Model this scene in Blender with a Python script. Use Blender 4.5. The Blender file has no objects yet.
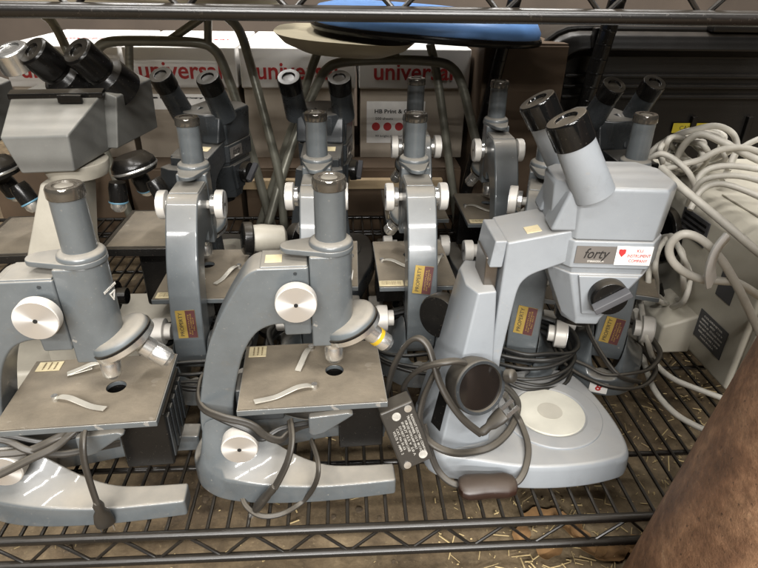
import bpy, bmesh, math, random
from mathutils import Vector, Matrix
random.seed(7)
C = bpy.context.scene.collection
rad = math.radians
PI = math.pi

# ------------------------------------------------------------------ camera frame
PIT, YAW, ROL, FPX, CZ = rad(29), rad(3.8), rad(1.0), 575.0, .46
fw = Vector((math.sin(YAW)*math.cos(PIT), math.cos(YAW)*math.cos(PIT), -math.sin(PIT)))
r0 = Vector((math.cos(YAW), -math.sin(YAW), 0))
u0 = r0.cross(fw)
rt = math.cos(ROL)*r0 + math.sin(ROL)*u0
up = -math.sin(ROL)*r0 + math.cos(ROL)*u0
def ray(x, y):
    return fw + (x-379)/FPX*rt + (284-y)/FPX*up
def PY(x, y, Y):
    d = ray(x, y); t = Y/d.y
    return Vector((d.x*t, Y, CZ+d.z*t))
def PZ(x, y, Z):
    d = ray(x, y); t = (Z-CZ)/d.z
    return Vector((d.x*t, d.y*t, Z))

# ------------------------------------------------------------------ materials
def nodes_of(name):
    m = bpy.data.materials.new(name); m.use_nodes = True
    nt = m.node_tree
    return m, nt, nt.nodes['Principled BSDF']
def N(nt, typ, **kw):
    n = nt.nodes.new(typ)
    for k, v in kw.items():
        if k in n.inputs: n.inputs[k].default_value = v
        else: setattr(n, k, v)
    return n
def ramp(nt, fac, stops):
    r = nt.nodes.new('ShaderNodeValToRGB')
    els = r.color_ramp.elements
    while len(els) < len(stops): els.new(.5)
    for e, (p, c) in zip(els, stops):
        e.position = p; e.color = (c[0], c[1], c[2], 1) if hasattr(c, '__len__') else (c, c, c, 1)
    nt.links.new(fac, r.inputs[0])
    return r.outputs[0]
def mix(nt, fac, a, b, mode='MIX'):
    n = nt.nodes.new('ShaderNodeMix'); n.data_type = 'RGBA'; n.blend_type = mode
    for s, v in ((0, fac), (6, a), (7, b)):
        if hasattr(v, 'is_linked'): nt.links.new(v, n.inputs[s])
        elif s == 0: n.inputs[0].default_value = v
        else: n.inputs[s].default_value = (v[0], v[1], v[2], 1)
    return n.outputs[2]
def mth(nt, op, a, b=None):
    n = nt.nodes.new('ShaderNodeMath'); n.operation = op
    for s, v in ((0, a), (1, b)):
        if v is None: continue
        if hasattr(v, 'is_linked'): nt.links.new(v, n.inputs[s])
        else: n.inputs[s].default_value = v
    return n.outputs[0]
def noise(nt, scale, detail=4, rough=.6):
    tc = nt.nodes.new('ShaderNodeTexCoord')
    n = N(nt, 'ShaderNodeTexNoise', Scale=scale, Detail=detail, Roughness=rough)
    nt.links.new(tc.outputs['Object'], n.inputs['Vector'])
    return n.outputs['Fac']
def bump(nt, bs, h, strength, dist=.001):
    b = N(nt, 'ShaderNodeBump', Strength=strength, Distance=dist)
    nt.links.new(h, b.inputs['Height']); nt.links.new(b.outputs[0], bs.inputs['Normal'])
DUST = (.35, .31, .25)
def dusty(name, col, rough=.35, dust=.75, metal=0., speck=.5, dustcol=DUST, coat=0, var=.25, bmp=.05, spec=.5, lo=.45, chips=0):
    """paint/metal whose upward faces carry settled dust"""
    m, nt, bs = nodes_of(name)
    g = nt.nodes.new('ShaderNodeNewGeometry')
    sep = nt.nodes.new('ShaderNodeSeparateXYZ'); nt.links.new(g.outputs['Normal'], sep.inputs[0])
    n1 = noise(nt, 35, 5); n2 = noise(nt, 420, 2)
    upm = ramp(nt, sep.outputs['Z'], [(lo, 0), (max(.9, lo+.15), 1)])
    pat = ramp(nt, n1, [(.2, .45), (.7, 1)])
    f = mth(nt, 'MULTIPLY', mth(nt, 'MULTIPLY', upm, pat), dust)
    sp = mth(nt, 'MULTIPLY', ramp(nt, n2, [(.66, 0), (.74, 1)]), speck*.35)
    f = mth(nt, 'MAXIMUM', f, sp)
    wear = ramp(nt, noise(nt, 14, 6, .7), [(.3, 1-var), (.7, 1+var*.3)])
    c0 = mix(nt, 1.0, col, wear, 'MULTIPLY')
    if chips:
        ch = mth(nt, 'MULTIPLY', ramp(nt, noise(nt, 75, 3, .5), [(.70, 0), (.715, 1)]), chips)
        c0 = mix(nt, ch, c0, (.30, .28, .25))
        st = mth(nt, 'MULTIPLY', ramp(nt, noise(nt, 22, 8, .8), [(.56, 0), (.68, 1)]), chips*.55)
        c0 = mix(nt, st, c0, (.10, .085, .065))
    nt.links.new(mix(nt, f, c0, dustcol), bs.inputs['Base Color'])
    r = mth(nt, 'ADD', mth(nt, 'MULTIPLY', f, .8-rough), mth(nt, 'MULTIPLY', n1, .12)) 
    r = mth(nt, 'ADD', r, rough-.06)
    nt.links.new(r, bs.inputs['Roughness'])
    bs.inputs['Specular IOR Level'].default_value = spec
    if metal: nt.links.new(mth(nt, 'MULTIPLY', mth(nt, 'SUBTRACT', 1.0, f), metal), bs.inputs['Metallic'])
    if coat: nt.links.new(mth(nt, 'MULTIPLY', mth(nt, 'SUBTRACT', 1.0, f), coat), bs.inputs['Coat Weight']); bs.inputs['Coat Roughness'].default_value = .07
    bump(nt, bs, n2, bmp, .0006)
    return m
def plain(name, col, rough=.5, metal=0., var=.15, scale=30, bmp=0.03):
    m, nt, bs = nodes_of(name)
    w = ramp(nt, noise(nt, scale, 5), [(.25, 1-var), (.75, 1+var*.4)])
    nt.links.new(mix(nt, 1.0, col, w, 'MULTIPLY'), bs.inputs['Base Color'])
    bs.inputs['Roughness'].default_value = rough; bs.inputs['Metallic'].default_value = metal
    bump(nt, bs, noise(nt, scale*8, 2), bmp)
    return m

M = {}
M['grey'] = dusty('grey_blue_enamel', (.104, .116, .122), .32, .74, coat=.45, chips=.6)
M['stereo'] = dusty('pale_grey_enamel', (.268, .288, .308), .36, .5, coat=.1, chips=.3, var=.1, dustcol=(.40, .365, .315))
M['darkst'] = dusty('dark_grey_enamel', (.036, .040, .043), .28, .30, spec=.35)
M['bighead'] = dusty('mid_grey_enamel', (.150, .150, .140), .36, .40, dustcol=(.32, .29, .235), var=.2)
M['beige'] = dusty('ivory_grey_enamel', (.36, .335, .28), .40, .35, dustcol=(.32, .285, .225), var=.2)
M['black'] = dusty('black_plastic', (.008, .0075, .007), .22, .30, dustcol=(.16, .135, .10), spec=.3)
M['eyecup'] = dusty('black_eyepiece', (.005, .005, .005), .10, .68, dustcol=(.20, .17, .13), speck=.3, spec=.4, lo=.72)
M['stage'] = dusty('dusty_stage_top', (.06, .052, .042), .6, .86, dustcol=(.225, .187, .135), speck=1.4, bmp=.5, chips=.5, var=.5)
M['chrome'] = plain('satin_chrome', (.74, .73, .70), .27, .9, var=.08, bmp=.01)
M['cap'] = dusty('smoked_cap', (.10, .09, .075), .10, .30, metal=.55, dustcol=(.36, .31, .24), var=.1, speck=.2, coat=1)
M['knobrim'] = dusty('dusty_knob_rim', (.64, .61, .56), .5, .4, metal=.2, var=.15, dustcol=(.48, .43, .36))
M['glass'] = dusty('eyepiece_glass', (.30, .28, .24), .08, .5, metal=.4)
M['darklens'] = plain('dark_lens', (.010, .008, .007), .12, var=.1)
M['rack'] = dusty('dark_steel', (.20, .18, .16), .3, .3, metal=.9)
M['noseplate'] = dusty('dusty_nosepiece_enamel', (.10, .115, .122), .4, .9)
M['clip'] = dusty('dull_spring_steel', (.70, .67, .60), .30, .45, metal=.8, dustcol=(.50, .46, .37))
M['hole'] = plain('dark_hole', (.006, .005, .004), .8)
M['cord'] = dusty('dusty_rubber_cord', (.034, .030, .025), .42, .6, dustcol=(.15, .13, .10), bmp=.1)
M['blackcord'] = dusty('black_rubber_cord', (.012, .012, .012), .4, .4, dustcol=(.10, .09, .07))
M['whitecord'] = dusty('cream_cable_sheath', (.60, .57, .50), .45, .2, var=.25)
M['cream'] = dusty('cream_plastic', (.52, .49, .41), .45, .25, var=.08, dustcol=(.38, .34, .27))
M['wire'] = dusty('black_coated_wire', (.008, .007, .006), .25, .30, dustcol=(.07, .056, .04), spec=.5)
M['tube'] = dusty('chair_tube_paint', (.21, .205, .165), .35, .2, metal=.3)
M['yellowring'] = plain('yellow_ring', (.55, .36, .02), .4)
M['bluering'] = plain('blue_ring', (.10, .22, .30), .4)
M['gold'] = plain('gold_foil', (.42, .29, .07), .38, .35, var=.3)
M['maroon'] = plain('maroon_foil', (.10, .035, .035), .4, .2)
M['ink'] = plain('dark_ink', (.02, .017, .015), .6)
M['fade'] = plain('faded_ink', (.25, .19, .11), .6)
M['dimink'] = plain('worn_white_ink', (.42, .40, .36), .6, var=.5, scale=200)
M['redink'] = plain('red_ink', (.45, .03, .03), .6)
M['whiteink'] = plain('white_ink', (.75, .72, .66), .6)
M['paper'] = plain('aged_paper', (.68, .58, .36), .7, var=.25, scale=90)
M['whitepaper'] = plain('white_sticker', (.78, .76, .72), .6)
M['plaque'] = plain('etched_plaque', (.28, .26, .24), .4, .6)
M['disc'] = plain('frosted_plate', (.60, .575, .49), .3, var=.12, scale=40)
M['disc2'] = plain('frosted_centre', (.47, .44, .37), .3, var=.12, scale=40)
M['switch'] = dusty('brown_bakelite', (.022, .010, .007), .3, .6, dustcol=(.10, .078, .058), speck=1)
M['label'] = dusty('black_label', (.03, .027, .023), .4, .45, dustcol=(.16, .14, .11))
M['boxwhite'] = plain('white_carton', (.80, .785, .76), .7, var=.1, scale=6)
M['boxgrey'] = plain('printed_carton', (.40, .34, .27), .75, var=.2, scale=5)
M['card'] = plain('brown_cardboard', (.085, .054, .03), .8, var=.45, scale=6)
M['bluepad'] = plain('blue_vinyl', (.16, .34, .72), .4, var=.12)
M['shell'] = plain('cream_shell', (.42, .37, .26), .45, var=.1)
M['case'] = dusty('black_case_plastic', (.010, .009, .008), .35, .25, dustcol=(.10, .08, .06), bmp=.2, spec=.3)
M['yellow'] = plain('yellow_warning', (.45, .36, .02), .5)
M['darkvent'] = plain('grey_vent', (.07, .07, .075), .5)
M['straw'] = plain('dry_straw', (.52, .40, .20), .8, var=.35, scale=20)
M['dirt'] = plain('dry_dirt', (.11, .08, .05), .9, var=.5, scale=60)
M['leaf'] = plain('dead_leaf', (.27, .15, .06), .8, var=.5, scale=60)
def floor_mat():
    m, nt, bs = nodes_of('stained_boards')
    a = noise(nt, 6, 9, .72); b = noise(nt, 34, 7, .78); c = noise(nt, 190, 3); d = noise(nt, 16, 8, .75)
    col = ramp(nt, a, [(.30, (.05, .034, .02)), (.46, (.13, .092, .052)), (.58, (.20, .148, .086)), (.72, (.34, .265, .16))])
    col = mix(nt, .75, col, ramp(nt, b, [(.3, .35), (.7, 1.4)]), 'MULTIPLY')
    col = mix(nt, ramp(nt, d, [(.60, 0), (.66, .65)]), col, (.27, .21, .125))
    col = mix(nt, ramp(nt, c, [(.62, 0), (.72, .6)]), col, (.30, .23, .13))
    nt.links.new(col, bs.inputs['Base Color']); bs.inputs['Roughness'].default_value = .72
    bump(nt, bs, b, .4, .004)
    return m
M['floor'] = floor_mat()
def rust_mat():
    m, nt, bs = nodes_of('rusted_steel')
    a = noise(nt, 13, 9, .74); b = noise(nt, 70, 6, .75); c = noise(nt, 26, 8, .8); d = noise(nt, 240, 3)
    col = ramp(nt, a, [(.30, (.055, .027, .015)), (.47, (.16, .083, .045)), (.58, (.25, .14, .078)), (.70, (.36, .235, .135))])
    col = mix(nt, .7, col, ramp(nt, b, [(.3, .4), (.7, 1.35)]), 'MULTIPLY')
    col = mix(nt, ramp(nt, c, [(.64, 0), (.67, .8)]), col, (.42, .33, .22))
    col = mix(nt, ramp(nt, d, [(.64, 0), (.70, .7)]), col, (.02, .012, .008))
    nt.links.new(col, bs.inputs['Base Color']); bs.inputs['Roughness'].default_value = .55
    bs.inputs['Metallic'].default_value = .1
    bump(nt, bs, b, .5, .004)
    return m
M['rust'] = rust_mat()
M['wall'] = plain('dim_wall', (.07, .052, .038), .8, var=.4, scale=3)
def knob_mat():
    m, nt, bs = nodes_of('turned_aluminium')
    bs.inputs['Base Color'].default_value = (.80, .79, .77, 1); bs.inputs['Metallic'].default_value = .82
    bs.inputs['Roughness'].default_value = .40; bs.inputs['Anisotropic'].default_value = .8
    t = nt.nodes.new('ShaderNodeTangent'); t.direction_type = 'RADIAL'; t.axis = 'Y'
    nt.links.new(t.outputs[0], bs.inputs['Tangent'])
    return m
M['turned'] = knob_mat()

# ------------------------------------------------------------------ mesh builder
class MB:
    def __init__(s): s.v = []; s.f = []
    def add(s, vs, fs):
        o = len(s.v); s.v += [Vector(v) for v in vs]; s.f += [tuple(i+o for i in f) for f in fs]; return s
    def box(s, x0, x1, y0, y1, z0, z1):
        return s.add([(x, y, z) for z in (z0, z1) for y in (y0, y1) for x in (x0, x1)],
                     [(0, 2, 3, 1), (4, 5, 7, 6), (0, 1, 5, 4), (2, 6, 7, 3), (0, 4, 6, 2), (1, 3, 7, 5)])
    def loft(s, rings, cap=True, closed=False):
        n = len(rings[0]); vs = [p for r in rings for p in r]; fs = []
        m = len(rings)
        for i in range(m if closed else m-1):
            a, b = i*n, ((i+1) % m)*n
            for j in range(n):
                k = (j+1) % n
                fs.append((a+j, a+k, b+k, b+j))
        if cap and not closed:
            fs.append(tuple(range(n-1, -1, -1))); fs.append(tuple((m-1)*n+j for j in range(n)))
        return s.add(vs, fs)
    def prism(s, pts, axis, a, b):
        def q(p, t): return {'x': (t, p[0], p[1]), 'y': (p[0], t, p[1]), 'z': (p[0], p[1], t)}[axis]
        return s.loft([[q(p, a) for p in pts], [q(p, b) for p in pts]])
    def lathe(s, prof, o=(0, 0, 0), d=(0, 0, 1), n=32):
        d = Vector(d).normalized(); o = Vector(o)
        e1 = d.orthogonal().normalized(); e2 = d.cross(e1)
        rings = [[o + d*h + (e1*math.cos(2*PI*i/n) + e2*math.sin(2*PI*i/n))*max(r, 1e-5) for i in range(n)] for r, h in prof]
        return s.loft(rings)
    def ring(s, prof, o=(0, 0, 0), d=(0, 0, 1), n=32):
        d = Vector(d).normalized(); o = Vector(o); e1 = d.orthogonal().normalized(); e2 = d.cross(e1)
        return s.loft([[o + d*h + (e1*math.cos(2*PI*i/n) + e2*math.sin(2*PI*i/n))*r for r, h in prof] for i in range(n)], closed=True)
    def cyl(s, a, b, r, r2=None, n=16):
        a, b = Vector(a), Vector(b); L = (b-a).length
        return s.lathe([(r, 0), (r2 if r2 is not None else r, L)], a, b-a, n)
    def tube(s, pts, r, n=8, sub=6, flat=1.0, smooth=True):
        P = spline(pts, sub) if smooth else [Vector(p) for p in pts]
        T = [(P[min(i+1, len(P)-1)] - P[max(i-1, 0)]).normalized() for i in range(len(P))]
        e = T[0].orthogonal().normalized(); rings = []
        for p, t in zip(P, T):
            e = (e - t*e.dot(t)); e = e.normalized() if e.length > 1e-6 else t.orthogonal().normalized()
            b = t.cross(e); ring = []
            for i in range(n):
                a = 2*PI*i/n; rr = r
                if flat > 1: rr = r*(1 - .42*math.exp(-(math.cos(a)/.32)**2))
                ring.append(p + e*math.cos(a)*rr*flat + b*math.sin(a)*rr)
            rings.append(ring)
        return s.loft(rings)
    def xf(s, mat):
        s.v = [mat @ v for v in s.v]; return s
    def build(s, name, mat, parent=None, bevel=0, seg=2, ang=38, flat=False):
        me = bpy.data.meshes.new(name)
        me.from_pydata([v[:] for v in s.v], [], s.f); me.update()
        bm = bmesh.new(); bm.from_mesh(me); bmesh.ops.recalc_face_normals(bm, faces=bm.faces); bm.to_mesh(me); bm.free()
        me.materials.append(mat)
        o = bpy.data.objects.new(name, me); C.objects.link(o)
        if parent is not None: o.parent = parent
        if not flat:
            for p in me.polygons: p.use_smooth = True
            if bevel:
                b = o.modifiers.new('bevel', 'BEVEL'); b.width = bevel; b.segments = seg; b.limit_method = 'ANGLE'; b.angle_limit = rad(ang)
                w = o.modifiers.new('wn', 'WEIGHTED_NORMAL'); w.keep_sharp = True
            else:
                me.set_sharp_from_angle(angle=rad(ang))
        return o
def spline(pts, sub=6):
    P = [Vector(p) for p in pts]
    if len(P) < 3: return P
    out = []
    for i in range(len(P)-1):
        p0, p1, p2, p3 = P[max(i-1, 0)], P[i], P[i+1], P[min(i+2, len(P)-1)]
        for k in range(sub):
            t = k/sub
            out.append(.5*((2*p1) + (p2-p0)*t + (2*p0-5*p1+4*p2-p3)*t*t + (3*p1-p0-3*p2+p3)*t**3))
    out.append(P[-1]); return out
def smooth2(pts, sub=4):
    return [(p.x, p.y) for p in spline([(a, b, 0) for a, b in pts], sub)]
def circ(r, n=32, cx=0, cy=0, a0=0):
    return [(cx+r*math.cos(a0+2*PI*i/n), cy+r*math.sin(a0+2*PI*i/n)) for i in range(n)]
def thing(name, label, cat, loc=(0, 0, 0), rz=0, group=None):
    o = bpy.data.objects.new(name, None); C.objects.link(o); o.empty_display_size = .02
    o.location = loc; o.rotation_euler = (0, 0, rz)
    o['label'] = label; o['category'] = cat
    if group: o['group'] = group
    return o
def tag(o, label, cat, group=None):
    o['label'] = label; o['category'] = cat
    if group: o['group'] = group
    return o
def struct(o): o['kind'] = 'structure'; return o
def dup(o, parent=None):
    c = o.copy(); C.objects.link(c)
    if parent is not None: c.parent = parent
    for ch in list(o.children): dup(ch, c)
    return c
def frame(o, x, y):
    x = Vector(x).normalized(); y = Vector(y); z = x.cross(y).normalized(); y = z.cross(x)
    m = Matrix((x, y, z)).transposed().to_4x4(); m.translation = Vector(o); return m
def lettering(s, size, mat, parent, mtx, name='lettering', align='CENTER', shear=0, thick=.00015, width=None, bold=0):
    cu = bpy.data.curves.new('t', 'FONT'); cu.body = s; cu.size = size; cu.align_x = align; cu.align_y = 'CENTER'
    cu.extrude = thick; cu.shear = shear; cu.offset = bold; cu.resolution_u = 3
    t = bpy.data.objects.new('t', cu); C.objects.link(t)
    bpy.context.view_layer.update()
    me = bpy.data.meshes.new_from_object(t.evaluated_get(bpy.context.evaluated_depsgraph_get()))
    bpy.data.objects.remove(t)
    if width:
        xs = [v.co.x for v in me.vertices]; k = width/(max(xs)-min(xs))
        for v in me.vertices: v.co.x *= k
    me.transform(mtx); me.materials.clear(); me.materials.append(mat)
    o = bpy.data.objects.new(name, me); C.objects.link(o)
    if parent is not None: o.parent = parent
    return o
def plate(m, w, h, t=.0006):
    return MB().box(-w/2, w/2, -h/2, h/2, 0, t).xf(m)

# ------------------------------------------------------------------ the monocular student microscope
# local: optical axis at x=y=0, looks along +x, stands on z=0
def make_scope(label, group):
    R = thing('microscope', label, 'microscope', group=group)
    g = M['grey']
    half = [((.056, -.053), .020, (.056, -.031), .021), ((.02, -.055), .021, (.02, -.032), .023), ((-.015, -.056), .022, (-.010, -.031), .026),
            ((-.045, -.055), .024, (-.038, -.026), .036), ((-.070, -.053), .026, (-.064, -.0215), .055), ((-.095, -.049), .028, (-.088, -.0190), .076),
            ((-.118, -.041), .028, (-.110, -.0188), .084), ((-.134, -.028), .027, (-.126, -.0188), .077), ((-.140, -.018), .026, (-.1295, -.0150), .045), ((-.143, -.010), .025, (-.126, -.008), .030), ((-.1440, 0), .025, (-.122, 0), .029)]
    full = half + [((a[0], -a[1]), c, (b[0], -b[1]), d) for a, c, b, d in half[-2::-1]]
    so = spline([(a[0], a[1], c) for a, c, b, d in full], 4); si = spline([(b[0], b[1], d) for a, c, b, d in full], 4)
    def sec(o, i):
        out = [(o.x, o.y, 0.0), (o.x, o.y, o.z)]
        for t in (.25, .5, .75): out.append((o.x+(i.x-o.x)*t, o.y+(i.y-o.y)*t, o.z+(i.z-o.z)*(t*.45+.55*t*t)))
        return out + [(i.x, i.y, i.z), (i.x, i.y, 0.0)]
    MB().loft([sec(o, i) for o, i in zip(so, si)]).build('base', g, R, .0035, 3, ang=42)
    outer = smooth2([(-.0615, .239), (-.0690, .2355), (-.0775, .2262), (-.0950, .198), (-.1112, .162), (-.1216, .123), (-.1273, .093), (-.129, .062), (-.122, .042)], 4)
    inner = smooth2([(-.095, .036), (-.0975, .060), (-.0966, .092), (-.0907, .122), (-.0810, .154), (-.0690, .174), (-.0560, .182), (-.0435, .1835)], 4)
    MB().prism(outer + inner + [(-.0430, .1715), (-.0195, .1715), (-.0195, .239)], 'y', -.0175, .0175).build('arm', g, R, .0032, 3)
    MB().box(-.0600, -.0205, -.0163, .0163, .2368, .2403).build('top_plate', g, R, .0012)
    for s in (-1, 1): MB().lathe([(.0016, .0172), (.0016, .0180), (.0, .0181)], (-.031, 0, .2335), (0, s, 0), 12).build('screw', M['darkst'], R)
    a = [(.0180*math.cos(t), .0180*math.sin(t)) for t in [rad(-90+180*i/20) for i in range(21)]]
    MB().prism(a + [(-.0192, .0178), (-.0192, -.0178)], 'z', .158, .248).build('body_tube', g, R, .002, 2)
    tong = [(.0192*math.cos(t), .0192*math.sin(t)) for t in [rad(-110+220*i/28) for i in range(29)]]
    tong += [(-.0335+.0098*math.cos(t), .0098*math.sin(t)) for t in [rad(105+150*i/12) for i in range(13)]]
    MB().prism(tong, 'z', .2470, .2522).lathe([(.0190, .2515), (.0186, .2555), (.0144, .2585)]).build('collar', g, R, .0012, 2)
    MB().lathe([(.0133, .256), (.0130, .303)], n=40).build('eyepiece_tube', g, R, .0008, 2)
    e = MB().lathe([(.0136, .3015), (.0141, .3025), (.0141, .309), (.0128, .3115), (.0085, .3115), (.0079, .3105)], n=40).build('eyepiece', M['cap'], R, .0004, 2, ang=30)
    MB().lathe([(.0078, .3100), (.006, .3108), (0, .3112)], n=32).build('lens', M['glass'], e)
    ax = Vector((.42, 0, -.907)).normalized(); nc = Vector((.0165, 0, .1690))
    tp = [nc-ax*.020, nc-ax*.017, nc-ax*.006, nc+ax*.001]
    MB().lathe([(.008, -.0118), (.0205, -.0112), (.0248, -.0095), (.0264, -.0070), (.0268, -.003)], nc, ax, 40).build('nosepiece', M['noseplate'], R, .0008, 2, ang=50)
    MB().lathe([(.0262, -.003), (.0279, -.0020), (.0279, .0030), (.0245, .0055), (.016, .0070)], nc, ax, 40).build('nosepiece_ring', M['chrome'], R)
    MB().lathe([(.0255, -.0045), (.0279, -.004), (.0279, -.0018), (.0255, -.0015)], nc, ax, 40).build('nosepiece_band', M['black'], R)
    d2 = Vector((.745, 0, -.667)).normalized()
    for o, d, L in ((Vector((.0, 0, .158)), Vector((0, 0, -1)), .028), (Vector((.0315, 0, .1625)), d2, .028), (Vector((.016, .018, .160)), Vector((.35, .45, -.8)).normalized(), .022)):
        ob = MB().lathe([(.0090, 0), (.0090, L*.3), (.0084, L*.32), (.0084, L*.40), (.0088, L*.42), (.0088, L*.86), (.0078, L*.9), (.0066, L), (.003, L)], o, d, 28).build('objective', M['chrome'], R)
        MB().lathe([(.0029, L-.001), (.0, L+.0002)], o, d, 16).build('front_lens', M['hole'], ob)
    # stage with its hole
    sq = []
    for i in range(48):
        t = 2*PI*(i+.5)/48; c, s_ = math.cos(t), math.sin(t); k = 1/max(abs(c), abs(s_)); sq.append((c*k, s_*k))
    O = [(-.021+.067*x, -.001+.049*y) for x, y in sq]
    for x, y in ((-.088, -.05), (.046, -.05), (.046, .048), (-.088, .048)):
        j = min(range(48), key=lambda q: (O[q][0]-x)**2+(O[q][1]-y)**2); O[j] = (x, y)
    I = [(.0088*math.cos(math.atan2(y+.001, x+.021)), .0088*math.sin(math.atan2(y+.001, x+.021))) for x, y in O]
    # inner ring must keep the angular order about the hole
    I = [(.0088*math.cos(math.atan2(y, x)), .0088*math.sin(math.atan2(y, x))) for x, y in O]
    st = MB().loft([[(x, y, .1165) for x, y in I], [(x, y, .1165) for x, y in O], [(x, y, .1105) for x, y in O], [(x, y, .1105) for x, y in I]], closed=True).build('stage', g, R, .0007, 2)
    pad = [(-.021+(x+.021)*.985, (y+.001)*.985-.001) for x, y in O]
    MB().loft([[(x, y, .1172) for x, y in I], [(x, y, .1172) for x, y in pad], [(x, y, .1164) for x, y in pad], [(x, y, .1164) for x, y in I]], closed=True).build('stage_top', M['stage'], st)
    MB().lathe([(.0115, .090), (.0115, .110), (.0092, .1135), (.0086, .112), (.0086, .100), (.0, .100)]).build('condenser', M['black'], R)
    MB().box(-.094, -.050, -.014, .014, .072, .1104).build('stage_bracket', M['darkst'], R, .002)
    lamp = MB().box(.002, .0455, -.026, .044, .040, .1035).build('lamp_house', M['black'], R, .002)
    lv = MB()
    for k in range(5): lv.box(.0457, .0470, -.022+.013*k, -.015+.013*k, .048, .096)
    lv.build('louvre', M['darkst'], lamp)
    MB().cyl((.026, .007, .0400), (.026, .007, .020), .012).build('lamp_socket', M['black'], lamp)
    MB().prism([(-.026, .100), (.010, .103), (.016, .100), (.010, .0955), (-.012, .080), (-.022, .077), (-.026, .081)], 'y', -.046, -.038).build('condenser_lever', M['grey'], R, .002)
    # focus and pivot knobs, both sides
    for s in (-1, 1):
        kp = (-.031, 0, .2145)
        k = MB().lathe([(.0050, .0172), (.0050, .0222), (.0105, .0225), (.0105, .0278), (.0170, .0283), (.0174, .0290), (.0174, .0365), (.0167, .0376)], kp, (0, s, 0), 40).build('focus_knob', M['knobrim'], R, .0004, 2)
        MB().lathe([(.0166, .0376), (.0166, .0380), (.0020, .0380)], kp, (0, s, 0), 48).build('knob_face', M['turned'], k)
        MB().lathe([(.0018, .0378), (.0018, .0384), (.0, .0384)], kp, (0, s, 0), 12).build('set_screw', M['hole'], k)
        MB().lathe([(.0122, .0222), (.0122, .0276)], kp, (0, s, 0), 40).build('knob_collar', M['chrome'], k, .0006)
        p = MB().lathe([(.0100, .030), (.0100, .0375), (.0163, .038), (.0166, .0386), (.0166, .0505), (.0158, .0515)], (-.0895, 0, .0725), (0, s, 0), 40).build('pivot_knob', M['knobrim'], R, .0004, 2)
        MB().lathe([(.0157, .0515), (.0157, .0519), (.0020, .0519)], (-.0895, 0, .0725), (0, s, 0), 48).build('knob_face', M['turned'], p)
        MB().lathe([(.0019, .0517), (.0019, .0523), (.0, .0523)], (-.0895, 0, .0725), (0, s, 0), 12).build('set_screw', M['hole'], p)
    return R
def stage_clip(R, px, py, ang, L=.052):
    pts = [(0, 0), (.006, .004), (.016, .0052), (.026, .0030), (.038, .0005), (L, .0016)]
    pts = smooth2(pts, 4); m = Matrix.Translation((px, py, .1178)) @ Matrix.Rotation(ang, 4, 'Z')
    cl = MB().loft([[m @ Vector((x, w, z+dz)) for (w, dz) in ((-.0030, 0), (.0030, 0), (.0030, .0011), (-.0030, .0011))] for x, z in pts]).build('stage_clip', M['clip'], R, .0003)
    MB().cyl((px, py, .1170), (px, py, .1225), .0028).build('clip_pin', M['chrome'], cl)
    return cl
def property_label(R, tilt=0.0, high=0):
    # on the flat of the arm back; up the arm
    a, b = (Vector((-.1263, 0, .101)), Vector((-.1291, 0, .071))) if high < 0 else (Vector((-.1125, 0, .158)), Vector((-.1208, 0, .127))) if high else (Vector((-.1220, 0, .1215)), Vector((-.1272, 0, .0905)))
    u = (a-b).normalized(); n = Vector((-u.z, 0, u.x)).normalized()
    w = u.cross(n).normalized()
    o = (a+b)/2 + n*.0009
    m = frame(o, -w if w.y > 0 else w, u)
    # right-hand side seen from behind is -y
    m = m @ Matrix.Rotation(tilt, 4, 'Z')
    lb = plate(m, .0215, .034).build('property_label', M['gold'], R); lb['label'] = 'gold and maroon foil property label'
    plate(m @ Matrix.Translation((.0054, 0, .0005)), .0105, .0335, .0004).build('maroon_half', M['maroon'], lb)
    q = m @ Matrix.Translation((-.0054, 0, .0008)) @ Matrix.Rotation(PI/2, 4, 'Z')
    lettering('PROPERTY', .0062, M['ink'], lb, q, width=.029)
    for i, sx in enumerate((.0030, .0056, .0080)):
        q = m @ Matrix.Translation((sx, 0, .0011)) @ Matrix.Rotation(PI/2, 4, 'Z')
        lettering(('INSTITUTE', 'OF SCIENCE', 'No. 4417')[i], .0022, M['gold'], lb, q, width=(.024, .026, .016)[i])
    return lb
def stage_label(R, x0, y0, w, h):
    l = MB().box(x0, x0+w, y0, y0+h, .1174, .1180).build('stage_label', M['paper'], R); l['label'] = 'small aged cream paper label'
    for k in range(3):
        q = frame((x0+w*(.28+.24*k), y0+h/2, .1182), (0, -1, 0), (1, 0, 0))
        lettering('INVENTORY No', .0022, M['fade'], l, q, width=h*.8)
    return l
def place(R, x, y, deg):
    R.location = (x, y, 0); R.rotation_euler = (0, 0, rad(deg)); return R

GR = 'grey monocular microscopes on the lower wire shelf'
proto = make_scope('dusty grey-blue front microscope with a yellow-ringed objective and a square sticker on its arm', GR)
ys = [(-.179, .680, 90), (-.033, .705, 89), (.088, .702, 91), (.244, .665, 72), (.358, .672, 70), (.236, .890, 90), (.112, .910, 90)]
RL = ['grey microscope seen from behind, gold label on its arm, between the two front microscopes',
      'grey microscope seen from behind, its tube rising straight behind the front centre microscope',
      'gold-labelled grey microscope seen from behind, just left of the pale stereo column',
      'grey microscope behind the pale stereo microscope column, black cords wound round its foot',
      'grey microscope with a white sticker marked 8 on its base, behind the pale stereo base',
      'dim grey microscope at the back beside the thin black post, left of the stereo eyepieces',
      'dim grey microscope at the back, only its dark tube showing above the microscope before it']
row = []
for (x, y, d), lb in zip(ys, RL):
    o = dup(proto); o['label'] = lb; place(o, x, y, d); row.append(o)
    if len(row) < 4: o.scale.z = .98
front_left = dup(proto); front_left['label'] = 'dusty grey-blue microscope at front left with white lettering and a prism mark on its body'
place(proto, -.012, .447, 3); place(front_left, -.212, .430, 3.5)
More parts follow.
